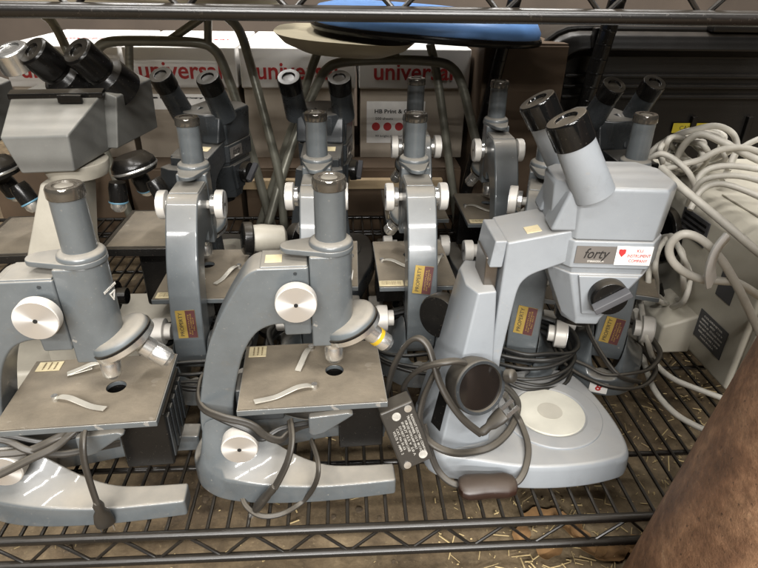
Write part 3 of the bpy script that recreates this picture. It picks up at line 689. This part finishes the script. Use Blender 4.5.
# ------------------------------------------------------------------ floor, wall
FZ = -.10
fl_ = MB().box(-4, 4, -2.5, 4, FZ-.05, FZ).build('floor', M['floor'], flat=True); struct(fl_)
wl = MB().box(-3, 3, 2.30, 2.42, FZ, 2.4).build('wall', M['wall'], flat=True); tag(wl, 'dim brown wall far behind the shelf', 'wall')
def stuff(o, label, cat): o['kind'] = 'stuff'; o['label'] = label; o['category'] = cat
s = MB()
for k in range(3600):
    x = random.gauss(.28, .30) if k % 3 else random.uniform(-.5, .7); y = random.uniform(.20, .75) if k % 4 else random.uniform(.22, .42)
    if x < -.6 or x > .75 or (x < .10 and random.random() < .9): continue
    L = random.uniform(.003, .034)*random.random()**2.2+.002; a = random.uniform(0, PI); t = random.uniform(-.25, .25)
    c = Vector((x, y, FZ+.0025+abs(t)*L*.5+random.random()*.002)); d = Vector((math.cos(a), math.sin(a), t)).normalized()
    s.cyl(c-d*L/2, c+d*L/2, random.uniform(.0003, .0009), n=5)
stuff(s.build('straw', M['straw']), 'dry straw and chaff scattered on the floor under the shelf', 'straw')
s = MB()
for k in range(260):
    x, y = random.uniform(-.6, .7), random.uniform(.2, 1.0); r = random.uniform(.001, .005)*random.random()+.0008
    n = 6; cc = Vector((x, y, FZ)); s.loft([[cc+Vector((r*math.cos(a)*random.uniform(.6, 1.2), r*math.sin(a)*random.uniform(.6, 1.2), z)) for a in [2*PI*i/n for i in range(n)]] for z in (.0, r*.5)])
stuff(s.build('debris', M['dirt']), 'crumbs of dirt scattered on the stained floor', 'dirt')
lfs = [(548, 552, 20), (520, 540, 70), (587, 547, 120), (612, 556, 200), (570, 530, 300), (640, 548, 30), (540, 520, 10)]
for i, (x, y, a) in enumerate(lfs):
    c = PZ(x, y, FZ+.004); Lf = .016+.008*random.random()
    ol = [(Lf*math.cos(t)*(1+.15*math.cos(3*t)), Lf*.55*math.sin(t)*(1+.2*math.sin(5*t))) for t in [2*PI*i_/22 for i_ in range(22)]]
    m = Matrix.Translation(c) @ Matrix.Rotation(rad(a), 4, 'Z') @ Matrix.Rotation(rad(random.uniform(-14, 14)), 4, 'X')
    def cz(px, py): return .006*(px/Lf)**2+.010*abs(py/Lf)
    mb = MB().loft([[m @ Vector((px*.02, py*.02, dz)) for px, py in ol] if kk == 0 else [m @ Vector((px*kk, py*kk, cz(px*kk, py*kk)+dz)) for px, py in ol] for kk, dz in ((0, .0006), (.5, .0006), (1, .0004), (1, 0), (.5, 0), (0, 0))])
    tag(mb.build('dead_leaf', M['leaf'], None, ang=60), 'dry brown leaf lying on the floor under the front rail', 'leaf', 'dry leaves on the floor')

# ------------------------------------------------------------------ rusty cylinder at right
cyl = thing('gas_cylinder', 'rusty brown steel cylinder standing in front of the shelf at the right edge', 'cylinder', (.322, .250, FZ))
MB().lathe([(.100, 0), (.108, .008), (.110, .03), (.110, .62), (.104, .665), (.085, .70), (.05, .722), (.03, .73)], n=64).build('shell', M['rust'], cyl, .002, ang=60)
MB().lathe([(.024, .725), (.024, .745), (.018, .75), (.014, .80), (.0, .80)], n=24).build('valve', M['chrome'], cyl)
cyl.rotation_euler = (rad(-1.5), rad(10.5), 0)

# ------------------------------------------------------------------ cartons behind
def carton(x0, x1, label, z0=.10, z1=.318, y0=1.20, dep=.30, text=True):
    R = thing('paper_carton', label, 'box', ((x0+x1)/2, y0, z0), 0, 'white lidded paper cartons behind the shelf')
    w = (x1-x0)/2; h = z1-z0
    MB().box(-w+.003, w-.003, .004, dep-.004, 0, h-.01).build('carton_body', M['boxgrey'], R, .002)
    ld = MB().box(-w, w, 0, dep, h-.076, h).build('lid', M['boxwhite'], R, .003)
    if text:
        lettering('universal', .046, M['redink'], ld, frame((-.002+.0, -.0006, h-.044), (1, 0, 0), (0, 0, 1)), width=.158, bold=.0007)
        lettering('universal', .030, M['redink'], ld, frame((.02, .12, h+.0006), (1, 0, 0), (0, 1, 0)), width=.11)
    return R
c_ = []
for i, (a, b) in enumerate(((-.643, -.426), (-.420, -.206), (-.200, .026), (.032, .255))):
    c_.append(carton(a, b, ('white lidded paper carton with red lettering behind the large grey binocular microscope', 'white lidded paper carton framed by the grey chair frame, second of four', 'white lidded paper carton behind the middle stereo eyepieces', 'white lidded paper carton under the blue seat, a white print label below its lid')[i]))
def front_label(R, cx, z, w, h, big):
    m = frame((cx, .0030, z), (1, 0, 0), (0, 0, 1))
    l = plate(m, w, h, .0008).build('print_label', M['whitepaper'], R)
    lettering('HB Print & Copy', h*.13, M['ink'], l, m @ Matrix.Translation((0, h*.26, .001)), width=w*.74, bold=.0003)
    if big:
        lettering('500 sheets', h*.09, M['ink'], l, m @ Matrix.Translation((-w*.2, h*.09, .001)), width=w*.3)
        for k in range(4):
            MB().lathe([(h*.10, 0), (h*.10, .0012), (0, .0013)], m @ Vector((w*(-.34+.20*k), -h*.10, .0)), m.to_3x3() @ Vector((0, 0, 1)), 20).build('print_dot', M['redink'] if k < 3 else M['ink'], l)
        lettering('99 bright multipurpose', h*.07, M['ink'], l, m @ Matrix.Translation((-w*.05, -h*.33, .001)), width=w*.6)
front_label(c_[3], -.035, .075, .120, .085, True)
front_label(c_[1], -.02, .115, .150, .030, False)
def cardbox(x0, x1, y0, y1, z0, z1, label, mat='card', rz=0):
    R = thing('cardboard_box', label, 'box', ((x0+x1)/2, (y0+y1)/2, z0), rz, 'brown cardboard boxes behind the shelf')
    w, d, h = (x1-x0)/2, (y1-y0)/2, z1-z0
    MB().box(-w, w, -d, d, 0, h).build('carton_body', M[mat], R, .003)
    MB().box(-w+.002, w-.002, -d+.002, -.002, h, h+.003).box(-w+.002, w-.002, .002, d-.002, h, h+.003).build('flap', M[mat], R)
    return R
cardbox(-.70, -.44, 1.14, 1.48, FZ, .10, 'brown cardboard box under the leftmost white carton')
cardbox(-.43, -.21, 1.13, 1.48, FZ, .099, 'brown cardboard box showing between the left and middle rear microscopes')
cardbox(-.20, .24, 1.13, 1.48, FZ, .098, 'long brown cardboard box under the middle white cartons')
cardbox(.262, .42, 1.12, 1.36, FZ, .335, 'tall brown cardboard box standing right of the white cartons')
cardbox(.43, .62, 1.28, 1.60, FZ, .345, 'tan cardboard box beyond the black pole', 'boxgrey')
pk = MB().box(-.26, .20, 1.112, 1.128, .062, .082).build('wooden_batten', plain('pale_wood', (.42, .31, .18), .7, var=.3, scale=12), None, .002); tag(pk, 'pale wooden batten lying before the brown box behind the microscopes', 'batten')

# ------------------------------------------------------------------ chairs behind
def chair(label, padmat, cx, cy, z, rx, ry, tiltx, blue):
    R = thing('chair', label, 'chair', (cx, cy, FZ), 0, 'tube-framed chairs behind the shelf')
    ol = [(rx*abs(math.cos(t))**.75*math.copysign(1, math.cos(t)), ry*abs(math.sin(t))**.75*math.copysign(1, math.sin(t))) for t in [2*PI*i/48 for i in range(48)]]
    mt = Matrix.Translation((0, 0, z-FZ)) @ Matrix.Rotation(tiltx, 4, 'Y')
    def rg(k, dz): return [mt @ Vector((x*k, y*k, dz)) for x, y in ol]
    if blue:
        MB().loft([rg(.90, .008), rg(1.0, .010), rg(1.012, .015), rg(1.0, .020)]).build('seat_rim', M['black'], R, ang=60)
        MB().loft([rg(.985, .0195), rg(.99, .028), rg(.95, .040), rg(.80, .047), rg(.4, .050)]).build('seat', padmat, R, ang=60)
        sb = Matrix.Translation((-.13, -.02, 0))
        MB().loft([[mt @ (sb @ Vector((x*k*.62, y*k*.9, dz))) for x, y in ol] for k, dz in ((.25, -.030), (.6, -.024), (.85, -.012), (.98, .002))]).build('seat_shell', M['shell'], R, ang=60)
    else:
        MB().loft([rg(.35, -.012), rg(.75, -.008), rg(.96, .002), rg(1, .014), rg(1, .036), rg(.96, .050), rg(.7, .054), rg(.4, .052)]).build('seat', padmat, R, ang=60)
    return R
ch1 = chair('tube-framed chair with a cream seat, upper left behind the shelf', M['shell'], -.44, 1.06, .392, .345, .13, 0, False)
ch2 = chair('tube-framed chair with a bright blue padded seat under the top shelf', M['bluepad'], .135, 1.03, .353, .185, .16, rad(3.5), True)
def frame_part(R, name, pts, r=.0085):
    P_ = cordpts(pts)
    if name.startswith('leg'):
        def down(a, b):
            d = b-a
            return [b + d*((FZ+.004-b.z)/d.z)] if d.z < -.01 else []
        P_ = ([q for q in down(P_[1], P_[0])] if name == 'leg_frame' else []) + P_ + down(P_[-2], P_[-1])
    P_ = [p-Vector(R.location) for p in P_]
    return MB().tube(P_, r, n=12, sub=5).build(name, M['tube'], R, ang=80)
Yf = 1.10
def toF(p):
    return p
frame_part(ch1, 'leg_frame', [(84, 190, 'Y', 1.09), (88, 120, 'Y', Yf), (92, 64, 'Y', Yf), (97, 50, 'Y', Yf), (110, 42, 'Y', Yf), (150, 41, 'Y', Yf), (198, 43, 'Y', Yf), (213, 49, 'Y', Yf), (222, 62, 'Y', Yf), (236, 100, 'Y', 1.095), (248, 140, 'Y', 1.09), (262, 190, 'Y', 1.08)])
frame_part(ch1, 'leg', [(38, 12, 'Y', 1.14), (52, 22, 'Y', 1.14), (66, 48, 'Y', 1.14), (84, 95, 'Y', 1.13)], .008)
frame_part(ch1, 'stretcher', [(129, 41, 'Y', 1.105), (130, 90, 'Y', 1.11), (131, 120, 'Y', 1.11)], .007)
frame_part(ch1, 'stretcher', [(208, 15, 'Y', 1.10), (208, 43, 'Y', 1.10)], .007)
frame_part(ch1, 'stretcher', [(170, 40, 'Y', 1.11), (193, 24, 'Y', 1.10), (222, 4, 'Y', 1.09)], .007)
frame_part(ch1, 'leg', [(226, 16, 'Y', 1.08), (240, 32, 'Y', 1.08), (252, 70, 'Y', 1.07), (268, 130, 'Y', 1.05), (280, 180, 'Y', 1.04), (284, 225, 'Y', 1.03)], .008)
frame_part(ch2, 'leg_frame', [(268, 225, 'Y', 1.02), (284, 170, 'Y', 1.05), (300, 125, 'Y', 1.07), (314, 92, 'Y', 1.08), (326, 70, 'Y', 1.08), (345, 62, 'Y', 1.08), (395, 60, 'Y', 1.08), (436, 62, 'Y', 1.08), (452, 68, 'Y', 1.08), (462, 85, 'Y', 1.08), (472, 125, 'Y', 1.07), (482, 165, 'Y', 1.06), (494, 220, 'Y', 1.05)])
frame_part(ch2, 'leg', [(324, 38, 'Y', 1.10), (314, 62, 'Y', 1.10), (304, 92, 'Y', 1.10)], .008)
frame_part(ch2, 'leg', [(430, 44, 'Y', 1.10), (436, 70, 'Y', 1.10), (442, 110, 'Y', 1.09), (450, 170, 'Y', 1.08)], .008)
frame_part(ch2, 'stretcher', [(392, 48, 'Y', 1.085), (398, 62, 'Y', 1.08)], .008)
frame_part(ch2, 'stretcher', [(352, 52, 'Y', 1.085), (348, 62, 'Y', 1.08)], .008)

# poles
def pole(a, b, r, label):
    d = (b-a).normalized(); b2 = b+d*.05
    lo = a + d*((FZ-a.z)/d.z)
    R = thing('rack_post', label, 'post', lo, 0, 'black steel posts behind the microscopes')
    L = (b2-lo).length
    m = MB().cyl(b2-lo, (0, 0, 0), r, n=24); m.build('post', M['black'], R)
    g = MB(); k = .03
    while k < L: g.lathe([(r*.98, k), (r*1.025, k+.002), (r*1.025, k+.004), (r*.98, k+.006)], (0, 0, 0), d, 24); k += .0254
    g.build('groove_ring', M['black'], R)
pole(PY(574, 140, 1.13), PY(613, 14, 1.13), .0155, 'black steel post leaning in front of the black case')
pole(PY(478, 145, 1.11), PY(507, 30, 1.11), .0120, 'thin black post rising from behind the dim back microscope to the blue seat')

# ------------------------------------------------------------------ black case
cs = thing('equipment_case', 'large black plastic equipment case at the upper right, yellow warning strip on its front', 'case', (.72, 1.15, FZ))
def rrect(w, h, r, cz, n=6):
    out = []
    for sx, sz, a0 in ((1, 1, 0), (-1, 1, 90), (-1, -1, 180), (1, -1, 270)):
        for i in range(n+1):
            a = rad(a0+90*i/n); out.append((sx*(w-r)+r*math.cos(a), cz+sz*(h-r)+r*math.sin(a)))
    return out
hz = (.357-FZ)/2
def rr(k, r, y): return [(x, y, z) for x, z in rrect(.345-k, hz-k, r, hz)]
MB().loft([rr(.0, .075, .30), rr(0, .075, .012), rr(.006, .07, 0), rr(.030, .06, -.008), rr(.034, .05, -.004), rr(.046, .045, .022), rr(.20, .005, .022)]).build('shell', M['case'], cs, .003, 2, ang=20)
MB().tube([Vector((x, .02, z)) for x, z in rrect(.349, hz+.004, .077, hz)+[rrect(.349, hz+.004, .077, hz)[0]]], .006, smooth=False).build('rim_bead', M['case'], cs)
rb = MB()
for k in range(3): rb.box(-.285, .285, .010, .026, 2*hz-.085-.020*k, 2*hz-.078-.020*k)
for k in range(5): rb.box(-.24+.12*k, -.228+.12*k, .012, .026, .09, 2*hz-.16)
rb.build('moulded_rib', M['case'], cs, .002)
MB().box(-.02, .16, -.006, .02, 2*hz+.001, 2*hz+.016).build('handle', M['case'], cs, .004)
MB().box(-.250, -.225, -.012, .004, 2*hz-.03, 2*hz+.008).build('latch', M['case'], cs, .003)
ym = frame(PY(692, 128, 1.168)-Vector((.72, 1.15, FZ)), (1, 0, 0), (0, 0, 1))
yl = plate(ym, .085, .020, .001).build('warning_label', M['yellow'], cs)
lettering('CAUTION', .012, M['ink'], yl, ym @ Matrix.Translation((0, 0, .0013)), width=.055)

# ------------------------------------------------------------------ cream instrument at right
ins = thing('lab_instrument', 'cream boxy laboratory instrument at the right edge with a dark round port and vent', 'instrument', (.468, .535, 0))
cm = M['cream']
MB().loft([[(x, y, z) for x, z in [(0, .002), (.30, .002), (.30, .17), (.27, .20), (.018, .20), (0, .182)]] for y in (0, .33)]).build('casing', cm, ins, .006, 3)
MB().box(.006, .29, -.010, .002, .008, .190).build('front_bezel', cm, ins, .004)
sb = MB().loft([[(-.046, .085, .0), (-.046, .165, .0), (0.002, .165, .0), (.002, .085, .0)], [(-.046, .085, .044), (-.046, .165, .044), (.002, .165, .06), (.002, .085, .06)]]).build('side_housing', cm, ins, .004)
MB().lathe([(.0045, 0), (.0045, .006), (0, .006)], (-.0465, .110, .024), (-1, 0, 0), 16).build('jack', M['black'], sb)
MB().cyl((-.020, .150, .054), (-.030, .150, .076), .006).build('switch_knob', M['black'], sb)
def lface(y, z): return frame((-.0004, y, z), (0, -1, 0), (0, 0, 1))
rl = plate(lface(.055, .052), .060, .040, .0008).build('rating_label', M['darkvent'], ins)
for i in range(6):
    lettering(('SPECTRONIC COLORIMETER', 'SERIAL  0927  115 V', 'WATTS 60  CYCLES 50/60', 'DO NOT REMOVE COVER', 'REPLACE FUSE 1 AMP', 'MADE IN U.S.A.')[i].replace('SPECTRONIC ', ''), .0034, M['whiteink'], rl, lface(.055, .052) @ Matrix.Translation((0, .0145-.0058*i, .001)), width=(.040, .046, .05, .048, .044, .03)[i])
plate(lface(.055, .120), .030, .034, .0008).build('blank_plate', M['darkvent'], ins)
MB().lathe([(.040, 0), (.040, .010), (.034, .012), (.030, .004), (0, .004)], (-.0005, .205, .125), (-1, 0, 0), 40).build('round_port', M['black'], ins, .001)
vp = plate(lface(.150, .160), .062, .034, .0015).build('vent_plate', M['darkvent'], ins)
vv = MB()
for k in range(4): vv.add([lface(.150, .160) @ Vector(p) for p in [(a, b+.0075*k-.014, c) for c in (.0012, .0024) for a, b in ((-.026, 0), (.026, 0), (.026, .0035), (-.026, .0035))]], [(0, 1, 2, 3), (7, 6, 5, 4), (0, 4, 5, 1), (1, 5, 6, 2), (2, 6, 7, 3), (3, 7, 4, 0)])
vv.build('vent_slat', M['black'], vp)
MB().box(.03, .20, .05, .16, .2002, .203).build('top_cover', cm, ins, .001)
# cream cables
GC = 'cream cables heaped at the right'
def wc(pts, r, label):
    o = worldcord('cable', cordpts(pts), r*.86, M['whitecord'], None, 1.0, 12)
    tag(o, label, 'cable', GC); return o
wc([(662, 168, 'Y', .64), (680, 186, 'Y', .60), (705, 207, 'Y', .57), (730, 228, 'Y', .54), (758, 252, 'Y', .52), (790, 275, 'Y', .5)], .0052, 'thick cream cable running diagonally down over the dark vent of the instrument')
wc([(765, 345, 'Y', .485), (750, 312, 'Y', .490), (735, 282, 'Y', .495), (720, 258, 'Y', .50), (702, 240, 'Y', .505), (684, 234, 'Y', .51), (671, 243, 'Y', .515), (670, 256, 'Y', .515), (680, 269, 'Y', .51), (700, 279, 'Y', .505), (722, 281, 'Y', .50), (740, 284, 'Y', .505), (765, 300, 'Y', .51)], .0050, 'thick cream cable looping in front of the instrument')
wc([(640, 300, 'Y', .62), (646, 335, 'Y', .56), (655, 362, 'Z', .012), (672, 378, 'Z', .008), (700, 390, 'Z', .007), (735, 402, 'Z', .007), (770, 410, 'Z', .007)], .0042, 'thin cream cable lying on the shelf below the instrument, upper of two')
wc([(636, 310, 'Y', .60), (642, 352, 'Z', .012), (652, 385, 'Z', .007), (670, 409, 'Z', .006), (694, 425, 'Z', .006), (720, 434, 'Z', .006), (760, 440, 'Z', .006)], .0042, 'thin cream cable lying on the shelf near the rusty cylinder, lower of two')
wc([(640, 175, 'Y', .74), (652, 152, 'Y', .72), (668, 140, 'Y', .73), (690, 131, 'Y', .74), (715, 126, 'Y', .75), (732, 133, 'Y', .75), (737, 148, 'Y', .74), (730, 166, 'Y', .73), (722, 180, 'Y', .72)], .0048, 'cream cable arching highest over the heap before the black case')
wc([(672, 168, 'Y', .73), (684, 145, 'Y', .715), (700, 134, 'Y', .70), (722, 142, 'Y', .69), (745, 154, 'Y', .68), (775, 168, 'Y', .67)], .0052, 'cream cable end running right over the heap')
wc([(772, 134, 'Y', .74), (750, 143, 'Y', .735), (735, 154, 'Y', .73), (728, 170, 'Y', .72)], .0045, 'cream cable coming in from the right edge above the instrument')
wc([(640, 172, 'Y', .70), (644, 162, 'Y', .69), (652, 157, 'Y', .68), (662, 154, 'Y', .67), (675, 160, 'Y', .66), (688, 172, 'Y', .65), (695, 186, 'Y', .645)], .0042, 'cream cable curving down beside the pale stereo head')
wc([(694, 190, 'Y', .655), (700, 176, 'Y', .66), (712, 168, 'Y', .66), (735, 166, 'Y', .655), (775, 172, 'Y', .65)], .0046, 'cream cable bending over the top edge of the instrument')
wc([(688, 205, 'Y', .66), (694, 190, 'Y', .645), (704, 180, 'Y', .64), (722, 176, 'Y', .64), (745, 177, 'Y', .64), (775, 186, 'Y', .63)], .0042, 'cream cable lying along the instrument top')
def heap(cx, cy, rx, ry, Y, n, label):
    pts = []
    for i in range(n):
        a = i*2*PI/9; k = .55+.45*random.random()
        pts.append((cx+rx*k*math.cos(a), cy+ry*k*math.sin(a), 'Y', Y+.05*math.sin(i*1.3)))
    return wc(pts, .0042, label)
heap(684, 156, 26, 22, .74, 38, 'cream cable coiled in a loose tangle before the black case')
heap(700, 148, 34, 20, .80, 30, 'cream cable coiled at the very back of the heap')
wc([(645, 190, 'Y', .68), (660, 172, 'Y', .67), (680, 165, 'Y', .66), (700, 160, 'Y', .66), (720, 150, 'Y', .67), (745, 148, 'Y', .68), (775, 158, 'Y', .68)], .0046, 'cream cable rising from beside the stereo head across the whole heap')
wc([(690, 210, 'Y', .62), (700, 192, 'Y', .63), (716, 184, 'Y', .63), (738, 188, 'Y', .62), (775, 204, 'Y', .60)], .0042, 'cream cable draped over the front top corner of the instrument')
heap(668, 275, 22, 42, .66, 30, 'shadowed cream cable coil hanging between the pale stereo head and the instrument')
wrapb = MB().tube([PY(727, 236, .49), PY(716, 250, .487), PY(710, 268, .488), PY(711, 282, .495)], .0042, flat=2.2).build('cable_tie', M['whitepaper'], None, ang=80); tag(wrapb, 'flat pale strap tying the looped cream cable', 'strap')

# ------------------------------------------------------------------ light
W = bpy.data.worlds.new('World'); bpy.context.scene.world = W; W.use_nodes = True
bg = W.node_tree.nodes['Background']; bg.inputs[0].default_value = (1, .97, .93, 1); bg.inputs[1].default_value = .025
def area(loc, tgt, sx, sy, en, col=(1, .975, .94)):
    l = bpy.data.lights.new('ceiling_lamp', 'AREA'); l.shape = 'RECTANGLE'; l.size = sx; l.size_y = sy; l.energy = en; l.color = col
    o = bpy.data.objects.new('ceiling_lamp', l); C.objects.link(o); o.location = loc
    o.rotation_euler = (Vector(tgt)-Vector(loc)).to_track_quat('-Z', 'Y').to_euler(); return o
for x in (-.75, .75):
    area((x, -.55, 2.3), (x*.6, .4, .1), 1.2, .07, 36)
    area((x, -2.3, 2.3), (x*.6, .6, .1), 1.3, .09, 66)
    area((x, -4.4, 2.3), (x*.6, .7, .1), 1.4, .12, 130)
    area((x, 1.38, 2.35), (x*.6, 1.25, .1), 1.3, .10, 62)

# ------------------------------------------------------------------ camera
cd = bpy.data.cameras.new('camera'); cam = bpy.data.objects.new('camera', cd); C.objects.link(cam)
m3 = Matrix((rt, up, -fw)).transposed(); cam.matrix_world = Matrix.Translation((0, 0, CZ)) @ m3.to_4x4()
cd.sensor_fit = 'HORIZONTAL'; cd.sensor_width = 36; cd.lens = 36*FPX/758
cd.clip_start = .01; cd.clip_end = 50
sc_ = bpy.context.scene; sc_.camera = cam
vs = sc_.view_settings; vs.view_transform = 'Standard'; vs.look = 'None'; vs.exposure = 0; vs.gamma = 1
